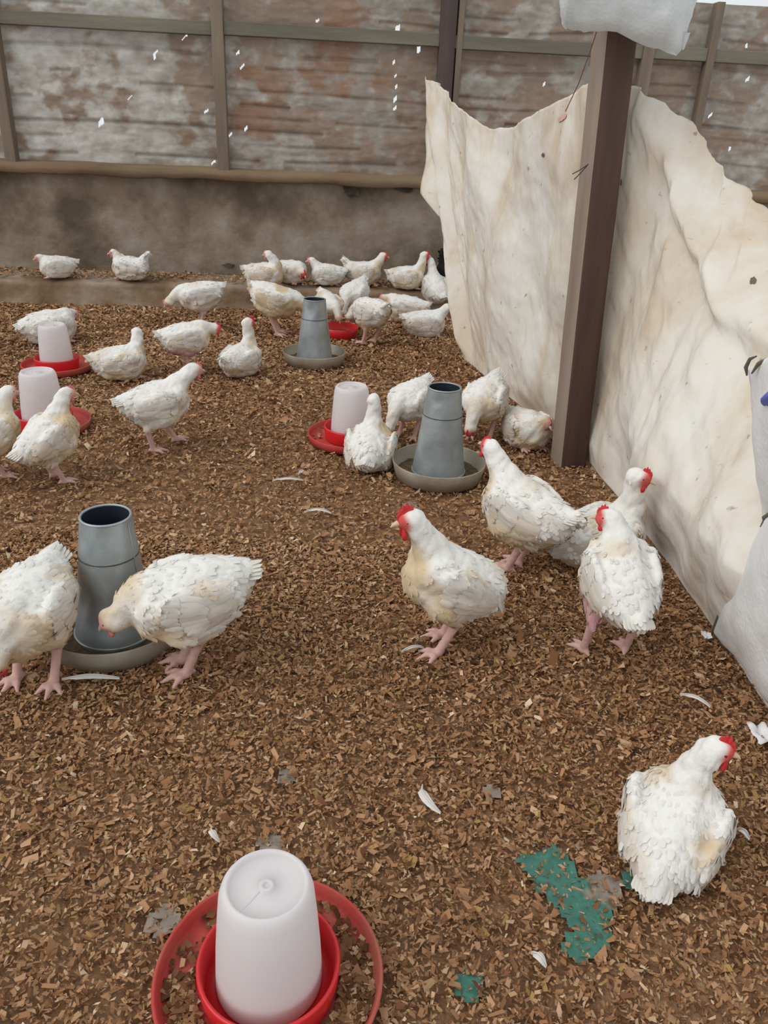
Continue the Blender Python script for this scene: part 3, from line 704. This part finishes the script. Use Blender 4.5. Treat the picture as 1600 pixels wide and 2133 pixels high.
    def add(pr, noisy_=False):
        l, h = bb(pr); mg = .03
        i0 = np.maximum(((l-mg-lo_)/res).astype(int), 0); i1 = np.minimum(((h+mg-lo_)/res).astype(int)+2, n)
        sl = tuple(slice(i0[d], i1[d]) for d in range(3))
        G = np.stack(np.meshgrid(*[ax_[d][sl[d]] for d in range(3)], indexing='ij'), -1)
        d = d_ell(G, *pr[1]) if pr[0] == 'e' else d_cone(G, *pr[1])
        cur = Fd[sl]; k = max(pr[2], 1e-4)
        hh = np.clip(.5+.5*(d-cur)/k, 0, 1); Fd[sl] = d*(1-hh)+cur*hh-k*hh*(1-hh)
    for pr in body: add(pr)
    G = np.stack(np.meshgrid(*ax_, indexing='ij'), -1); ph = g.uniform(0, 6.28, 12)
    Fd += (.0035+.002*fluff)*(np.sin(G[..., 0]*52+ph[0]+2*np.sin(G[..., 2]*31+ph[1]))*np.sin(G[..., 1]*57+ph[2])*np.sin(G[..., 2]*61+ph[3]+1.5*np.sin(G[..., 1]*37+ph[4]))
                              +.5*np.sin(G[..., 0]*121+ph[5]+2*np.sin(G[..., 1]*70))*np.sin(G[..., 2]*117+ph[6]+2*np.sin(G[..., 0]*66))).astype(np.float32)
    if sit: Fd = np.maximum(Fd, (.003-G[..., 2]).astype(np.float32))
    for pr in legs: add(pr)
    V, Qd = surface_nets(Fd, lo_, res)
    me = quadmesh('chicken_body', V, Qd)
    # colours that belong to the bird: white plumage, soiled breast and flanks, bare skin, face, shanks
    dist = lambda prs: np.min([d_ell(V, *p_[1]) if p_[0] == 'e' else d_cone(V, *p_[1]) for p_ in prs], axis=0)
    white = A(.80, .78, .735); cream = A(.64, .50, .325); pinkskin = A(.62, .42, .38)
    q = (V-C) @ R
    def nz(fr, o): return np.sin(V[:, 0]*fr+ph[o]+1.7*np.sin(V[:, 2]*fr*.7+ph[o+1]))*np.sin(V[:, 1]*fr*1.1+ph[o+2])+.6*np.sin(V[:, 2]*fr*1.7+ph[o+3]+1.3*np.sin(V[:, 0]*fr*1.3))
    st_ = np.clip((.45-q[:, 2]*9+q[:, 0]*2.0+.75*nz(26, 0))*stain*1.1, 0, 1)
    col = white+(cream-white)*st_[:, None]
    if bare:
        bk = np.clip((-q[:, 2]*14-.35+.7*nz(34, 4)-np.abs(q[:, 1])*2+(q[:, 0] < -.02)*.3)*1.6, 0, 1)*bare*(q[:, 0] < .08)
        col += (A(.56, .36, .34)-col)*bk[:, None]
    hl = (V-hd) @ HR; inhead = d_ell(V, hd, HR, A(.046, .034, .038)) < 0
    fm = np.clip((hl[:, 0]*60+.15-np.abs(hl[:, 2]+.004)*22), 0, 1)*inhead
    face = A(.62, .10, .09) if red else A(.66, .36, .31)
    col += (face-col)*fm[:, None]
    if legs:
        ld = dist(legs); bd = dist(body); lm = np.clip((bd-ld)*120+.3, 0, 1)*(ld < .01)
        col += (A(.64, .40, .35)-col)*lm[:, None]
    else: lm = np.zeros(len(V))
    if dark: col = np.tile(A(.018, .016, .018), (len(V), 1))
    setcol(me, np.clip(col, 0, 1))
    az = math.atan2(p.x, p.y)
    t = empty(name, p, math.radians(heading)-az, s); tag(t, label, 'chicken', group)
    link('body', me, M['feather'], t)
    # contour feathers lying along the body
    if cards:
        nv = np.empty(len(V)*3, np.float32); me.vertex_normals.foreach_get('vector', nv); nv = nv.reshape(-1, 3)
        ok = np.nonzero((fm < .1) & (lm < .05) & (~inhead) & (V[:, 2] > .012))[0]
        pick = g.choice(ok, min(cards, len(ok)), replace=False)
        CV = []; CQ = []; CC = []
        nk = np.array(neck)
        for i in pick:
            pos = V[i]; nn = nv[i]
            dn = np.linalg.norm(nk-pos, axis=1); j = int(np.argmin(dn))
            if dn[j] < .055 and j >= 2: fl = nk[max(j-1, 0)]-nk[min(j+1, 6)]; ln = .013
            else: fl = -a+A(0, 0, -.35)+A(*g.normal(0, .12, 3)); ln = .018+.006*(q[i, 0] < -.02)
            fl = fl/np.linalg.norm(fl); fl = fl-nn*(fl @ nn); l_ = np.linalg.norm(fl)
            if l_ < .25: continue
            fl /= l_; sd = np.cross(nn, fl); ln *= g.uniform(.75, 1.3)
            lv, lq = leaf(pos-nn*.002, fl+nn*.055, sd, nn, ln, ln*.6, .05, 3)
            b = len(CV); CV += lv; CQ += [tuple(b+k for k in q_) for q_ in lq]; CC += [col[i]*g.uniform(.97, 1.02)]*len(lv)
        cm = pymesh('contour_feathers', CV, CQ); setcol(cm, np.clip(CC, 0, 1)); o = link('plumage', cm, M['cards'], t); o['kind'] = 'stuff'
    # folded wings: three overlapping rows of feathers
    ysteps = np.arange(.15, .0, -.003)
    def wy(x, z):
        pts = P(x, z)[None, :]+yv[None, :]*ysteps[:, None]
        ii = np.clip(np.round((pts-lo_)/res).astype(int), 0, n-1); hit = np.nonzero(Fd[ii[:, 0], ii[:, 1], ii[:, 2]] < 0)[0]
        return float(ysteps[hit[0]]) if len(hit) else .012
    for w_ in (-1, 1):
        WV = []; WQ = []; WC = []
        for rw, (nb, rx, ln, wd, lift) in enumerate(((8, -.025, .100, .026, .002), (8, .022, .070, .024, .003), (7, .062, .045, .022, .004))):
            for i in range(nb):
                tt = i/(nb-1); x0_ = rx+.012*math.sin(PI*tt); z0_ = .052-.088*tt-.012*wingdrop
                le = ln*(1.0-.25*abs(tt-.45))*rnd.uniform(.9, 1.08); dx, dz = -1, -.12+.42*(tt-.35)-.2*wingdrop
                if rw == 0: dz = -.05+.40*(tt-.3)-.25*wingdrop
                dl = math.hypot(dx, dz); dx, dz = dx/dl, dz/dl
                b = len(WV)
                for k, (tk, wk) in enumerate(((0, .5), (.35, 1), (.7, .95), (.93, .55))):
                    for e in (-1, 0, 1):
                        xx = x0_+dx*le*tk-dz*e*wd*wk/2*1.0; zz = z0_+dz*le*tk+dx*e*wd*wk/2*-1.0
                        off = lift*.7+.0006*i+(.0018 if e == 0 else 0)+.0015*tk
                        WV.append(P(xx, zz, w_*(wy(xx, zz)+off+.001)))
                xx = x0_+dx*le; zz = z0_+dz*le; WV.append(P(xx, zz, w_*(wy(xx, zz)+lift+.003)))
                for k in range(3):
                    c = b+k*3; WQ += [(c, c+1, c+4, c+3), (c+1, c+2, c+5, c+4)]
                c = b+9; WQ += [(c, c+1, b+12), (c+1, c+2, b+12)]
                cc = (white*.99+(cream-white)*min(1, max(0, stain*(.12+.75*tt*rnd.uniform(.5, 1)+(.15 if rw == 0 else 0)))))*rnd.uniform(.96, 1.03)
                if dark: cc = A(.02, .018, .02)
                WC += [cc]*13
        wm = pymesh('wing', WV, WQ); setcol(wm, np.clip(WC, 0, 1)); link('wing', wm, M['cards'], t)
    # short tail fan
    TV = []; TQ = []; TC = []
    for i in range(9):
        e = (i-4)/4; d = -a+u*(tailup*1.1-.10*abs(e))+yv*e*.34; d = d/np.linalg.norm(d); sd = np.cross(u, d); sd /= np.linalg.norm(sd); nn = np.cross(d, sd)
        lv, lq = leaf(P(-.122, .026+.05*tailup+.004*(4-abs(i-4)), e*.022), d, sd, nn, .062-.010*abs(e), .024, .08, 4)
        b = len(TV); TV += lv; TQ += [tuple(b+k for k in q_) for q_ in lq]; TC += [(A(.02, .018, .02) if dark else white*rnd.uniform(.93, 1.0)+(cream-white)*stain*.25)]*len(lv)
    tm = pymesh('tail', TV, TQ); setcol(tm, np.clip(TC, 0, 1)); link('tail', tm, M['cards'], t)
    H = lambda x, y, z: hd+fx*x+fy*y+fz*z
    # beak
    V, Q = tube([H(.026, 0, -.002), H(.036, 0, -.003), H(.046, 0, -.006), H(.053, 0, -.011)], [.0095, .0078, .005, .001], 8); link('beak', quadmesh('beak', V, Q), M['beak'], t)
    cmt = M['comb'] if red else M['palecomb']
    # comb: serrated fleshy blade
    if comb > 0:
        L_ = .030+.028*comb; hh = .008+.026*comb; x0_ = .034; pts = []
        npk = 5
        for i in range(npk*4+1):
            tt = i/(npk*4); base = math.sin(PI*min(1, tt*1.02+.05))**.7
            pk = .80+.20*math.cos(2*PI*(tt*npk-.5)); pts.append((x0_-L_*tt, .016+.006*(1-abs(2*tt-1))+hh*base*pk*(.7+.3*math.sin(PI*tt))))
        CVv = []; CQq = []
        for (x, z) in pts:
            zb = .019-.010*abs((x-.008)/.03)
            for z_, th in ((zb-.006, .0055), ((zb+z)/2, .0045), (z, .0018)): CVv += [H(x, th, z_), H(x, -th, z_)]
        m_ = len(pts)
        for i in range(m_-1):
            b = i*6; c = b+6
            CQq += [(b, c, c+2, b+2), (b+2, c+2, c+4, b+4), (b+3, c+3, c+1, b+1), (b+5, c+5, c+3, b+3), (b+4, c+4, c+5, b+5)]
        CQq += [(0, 2, 3, 1), (2, 4, 5, 3)]; b = (m_-1)*6; CQq += [(b, b+1, b+3, b+2), (b+2, b+3, b+5, b+4)]
        link('comb', quadmesh('comb', CVv, CQq), cmt, t)
    wl = .012+.016*comb
    for w_ in (-1, 1):
        V, Q = tube([H(.020, w_*.008, -.016), H(.021, w_*.011, -.022), H(.020, w_*.012, -.022-wl*.55), H(.019, w_*.011, -.022-wl*.9), H(.018, w_*.010, -.022-wl)], [.004, .006, .0085, .0065, .001], 8)
        link('wattle', quadmesh('wattle', V, Q), cmt, t)
        V, Q = lathe([(.001, -.0035), (.0028, -.002), (.0036, 0), (.0028, .002), (.001, .0032)], 10); c = H(.013, w_*.0225, .004); V = [c+A(*v_)[[0, 2, 1]] for v_ in V]
        link('eye', quadmesh('eye', V, Q), M['eye'], t)
    return t

LZ = LEDGE_H+0.006
def bird(px, py, heading, label, h=0.0, **k):
    bird.n += 1
    d = math.hypot(*gnd(px, py, h)[:2])
    k.setdefault('seed', bird.n*17)
    if d < 2.6: k.setdefault('res', .0048); k.setdefault('cards', 1500)
    elif d < 3.8: k.setdefault('res', .0058); k.setdefault('cards', 700)
    else: k.setdefault('res', .0068); k.setdefault('cards', 350)
    return make_chicken(label, gnd(px, py, h), heading, **k)
bird.n = 0
# --- along the ledge at the far wall
bird(122, 577, 186, 'white chicken resting on the ledge, leftmost bird at the far wall', LZ, sit=True, head=(0.135, 0, 0.165), hpitch=-10, s=0.78, red=False, comb=.2, stain=.35)
bird(274, 581, 150, 'ruffled white chicken on the ledge, facing the wall, second from left', LZ, sit=True, head=(0.12, 0.03, 0.2), s=0.84, red=False, comb=.0, stain=.5, fluff=1.2, tailup=1.1, hyaw=20)
bird(552, 596, -12, 'cream-stained chicken on the ledge with neck stretched up and head turned left', LZ, sit=True, head=(0.03, -0.01, 0.24), hyaw=160, s=0.88, red=False, comb=.2, stain=1.1)
bird(606, 588, -50, 'white chicken on the ledge with its red head lowered behind the cream-stained one', LZ, sit=True, head=(0.17, -0.02, 0.1), hpitch=-30, s=0.85, stain=.25, comb=0.5)
bird(682, 592, 176, 'plump white chicken on the ledge facing left beside the lowered red head', LZ, sit=True, head=(.145, .01, .20), s=0.78, red=False, comb=.2, stain=.4)
bird(757, 591, 2, 'white chicken on the ledge with raised tail and head held up to the right', LZ, sit=True, head=(.155, 0, .225), s=0.86, tailup=0.9, comb=.3, stain=0.9)
bird(846, 600, 6, 'greyish white red-combed chicken crouching on the ledge beside the tarp corner', LZ, sit=True, head=(0.14, 0, 0.27), s=0.84, comb=.6, stain=1.0)
bird(904, 655, 118, 'white chicken standing tall against the left edge of the tarp', head=(.10, .02, .42), s=0.84, comb=.5, stain=.4, hyaw=25, bp=32)
# --- in front of the ledge
bird(420, 682, 183, 'white chicken with head lowered to the left in front of the ledge', head=(.205, 0, .175), hpitch=-45, bp=-4, s=.92, red=False, comb=.3, stain=0.45)
bird(574, 697, -8, 'buff-stained chicken standing behind the farthest feeder, tail to the left', head=(.225, 0, .13), hpitch=-55, bp=-12, s=1.0, stain=1.6, red=False, comb=.2, stance=.045)
bird(684, 686, -62, 'chicken half hidden behind the right side of the farthest feeder', head=(.185, 0, .14), hpitch=-55, bp=-14, s=0.74, stain=.9, red=False, comb=.2)
bird(738, 664, 240, 'bright white round-backed chicken bending to the red tray', head=(.205, 0, .085), hpitch=-60, bp=-18, s=0.8, stain=.05, red=False, comb=.2)
bird(772, 717, 128, 'off-white chicken seen from behind just right of the red tray', head=(.20, .03, .15), hpitch=-55, bp=-4, s=.9, stain=.6, red=False, comb=.2, bare=.2)
bird(843, 668, 170, 'dull tan-white chicken lying behind the one with its head against the tarp', sit=True, head=(.15, .02, .15), s=.95, stain=1.0, red=False, comb=.2)
bird(884, 698, 8, 'white chicken lying down with its head against the tarp edge', sit=True, head=(.155, -.01, .20), s=.88, stain=.7, comb=.4)
# --- left group
bird(108, 712, 12, 'white chicken lying behind the farther drinker at left, tail outstretched', sit=True, head=(.14, .03, .14), s=1.0, stain=.3, red=False, comb=.2, tailup=.0)
bird(254, 786, 12, 'fluffy white chicken lying right of the farther drinker, head turned away', sit=True, head=(.12, .04, .235), hyaw=55, s=0.89, stain=0.8, red=False, comb=.15, fluff=.6)
bird(392, 775, 10, 'pinkish bare-flanked chicken leaning forward behind the striding bird', head=(0.18, 0, 0.26), s=0.84, bp=8, stain=0.7, bare=1.0, comb=.4, hyaw=-12)
bird(501, 779, 55, 'white chicken sitting with upright neck and red comb left of the farthest feeder', sit=True, head=(.09, -.01, .295), hyaw=-35, s=0.86, stain=0.6, comb=.55)
bird(335, 932, 12, 'white chicken striding to the right in the open middle of the floor', head=(.175, 0, .345), s=.88, bp=12, walk=.9, stain=.4, red=False, comb=.3)
bird(114, 1003, 25, 'cream-bellied chicken standing upright in front of the white-jarred drinker', head=(0.11, -0.01, 0.395), hyaw=-20, s=0.79, bp=34, stain=1.0, red=False, comb=.35)
bird(-8, 992, 20, 'chicken cut off by the left picture edge beside the drinker', head=(0.12, 0, 0.38), s=0.78, bp=26, stain=1.0, red=False, comb=.3)
# --- round the middle feeder
bird(770, 968, 82, 'white chicken sitting with its back to us between drinker and feeder', sit=True, head=(0.085, 0, 0.3), s=0.81, stain=0.9, comb=.2, red=False, wingdrop=1.2, fluff=.6, bp=24)
bird(852, 908, 236, 'white chicken pecking in the pan behind the left of the middle feeder', head=(.195, 0, .10), hpitch=-60, bp=-14, s=0.76, stain=.1, red=False, comb=.2)
bird(1004, 912, 250, 'white chicken bending its red head into the pan right of the middle feeder', head=(.19, .0, .105), hpitch=-65, bp=-18, s=0.82, stain=0.8, comb=.3)
bird(1092, 925, -58, 'pink-faced chicken crouching against the foot of the timber post', sit=True, head=(.115, .035, .155), hyaw=10, hpitch=-20, s=0.84, stain=0.7, bare=.6, red=False, comb=.3, fluff=.5)
# --- right foreground
bird(1078, 1188, 150, 'white chicken standing with raised head turned to the middle feeder', head=(0.15, 0, 0.375), hyaw=-5, hpitch=8, s=0.95, bp=18, stain=0.9, comb=.25, stance=.03, tailup=0.6)
bird(1238, 1168, 24, 'white chicken resting beside the tarp hem with red face turned right', sit=True, head=(0.085, -0.02, 0.3), s=0.98, bp=20, stain=0.9, comb=.35, hyaw=-32)
bird(1262, 1366, 116, 'scruffy bare-vented chicken standing with wide legs below the tarp', head=(0.095, 0.03, 0.425), hyaw=62, s=0.84, bp=34, stain=0.7, bare=1.2, comb=.45, stance=.066, rise=0.055)
bird(932, 1345, 202, 'large white chicken with bright red comb standing in the centre', head=(0.132, 0, 0.405), s=0.92, bp=30, stain=0.75, comb=.95, stance=.04, walk=.3, tailup=-0.4)
bird(402, 1392, 186, 'white chicken bending into the nearest feeder from its right', head=(.175, .0, .185), hpitch=-35, bp=-4, s=0.95, stain=0.7, red=False, comb=0, stance=.03, tailup=.1, hyaw=-25)
bird(84, 1412, 236, 'white chicken pecking the floor left of the nearest feeder', head=(0.165, 0.0, 0.165), hpitch=-60, bp=-6, s=0.9, stain=0.8, bare=.6, comb=.3)
bird(1386, 1778, 88, 'white chicken sitting alone with its back to us, red-combed head turned right', sit=True, head=(0.075, -0.045, 0.295), hyaw=-75, hpitch=-4, s=0.77, bp=34, stain=0.8, bare=.4, comb=.8, fluff=.8, wingdrop=.6)
bird(941, 596, 5, 'black-feathered bird mostly hidden behind the tarp corner, tail showing', LZ, sit=True, head=(.15, 0, .2), s=0.8, dark=True, tailup=1.5, comb=0, bp=-12, group='dark birds')

# ================================================================== fallen feathers
def feather(px, py, ln, ang, bend, label, wd=.016):
    p = gnd(px, py); p.z = .012; n = 8; V = []
    for i in range(n):
        t = i/(n-1); a = ang+bend*(t-.5); x = ln*(t-.5)
        c = Vector((x*math.cos(ang)-bend*ln*.5*(t-.5)**2*4*.25*math.sin(ang), x*math.sin(ang)+bend*ln*.5*(t-.5)**2*math.cos(ang), .012*math.sin(PI*t)))
        w_ = wd*(.12+.88*math.sin(PI*min(1, t*.92+.05))**.7)/2 if t > .15 else wd*.1
        s_ = Vector((-math.sin(a), math.cos(a), 0))
        V += [c-s_*w_-Vector((0, 0, .002)), c+Vector((0, 0, .001)), c+s_*w_-Vector((0, 0, .002))]
    Q = [(i*3+k, i*3+k+1, i*3+k+4, i*3+k+3) for i in range(n-1) for k in (0, 1)]
    o = empty('fallen_feather', p); tag(o, label, 'feather', 'loose feathers on the litter')
    link('vane', quadmesh('vane', V, Q), M['fallen'], o)
    V, Q = tube([V[i*3+1]+Vector((0, 0, .0012)) for i in range(n)], [.0014]*(n-1)+[.0004], 5); link('quill', quadmesh('quill', V, Q), M['fallen'], o)
feather(600, 1008, .11, .15, .5, 'long white feather lying flat in the middle of the floor')
feather(628, 992, .045, 1.1, .1, 'short white feather sticking up from the long one mid-floor', .012)
feather(662, 1073, .09, .05, -.4, 'dull white feather between the mid-floor feather and the red-combed bird')
feather(190, 1424, .13, .12, .2, 'white feather lying below the nearest feeder', .02)
feather(884, 1678, .075, -1.1, 1.6, 'curled white feather in the centre foreground', .02)
feather(444, 1752, .035, -.9, 1.3, 'tiny curled feather above the nearest drinker', .013)
feather(1446, 1468, .07, -.6, .1, 'pale feather below the scruffy bird near the tarp hem', .012)
feather(1544, 1748, .028, -.9, .3, 'small grey-white feather right of the sitting foreground bird', .014)
feather(860, 1362, .06, .35, .1, 'pale straw-coloured feather beside the red-combed bird\'s feet', .008)
feather(1120, 2010, .03, -.8, .3, 'tiny white feather below the green patch', .016)
for px, py, r, lb in ((1585, 1535, .032, 'torn white scrap lying below the sack at right edge'), (1470, 1330, .016, 'small pale scrap of sack beside the tarp hem')):
    c = gnd(px, py); n = 12
    V, Q = grid(9, 9, lambda u, v: Vector((c.x+(u-.5)*2*r*(1+.4*noise.noise(Vector((v*3, px, 1))))*.7, c.y+(v-.5)*2*r*(1+.4*noise.noise(Vector((u*3, px, 4)))), .012+.012*noise.noise(Vector((u*3, v*3, px))))))
    o = link('sack_scrap', quadmesh('scrap', V, Q), M['sack']); tag(o, lb, 'scrap', 'torn sack scraps'); o.modifiers.new('thick', 'SOLIDIFY').thickness = .002
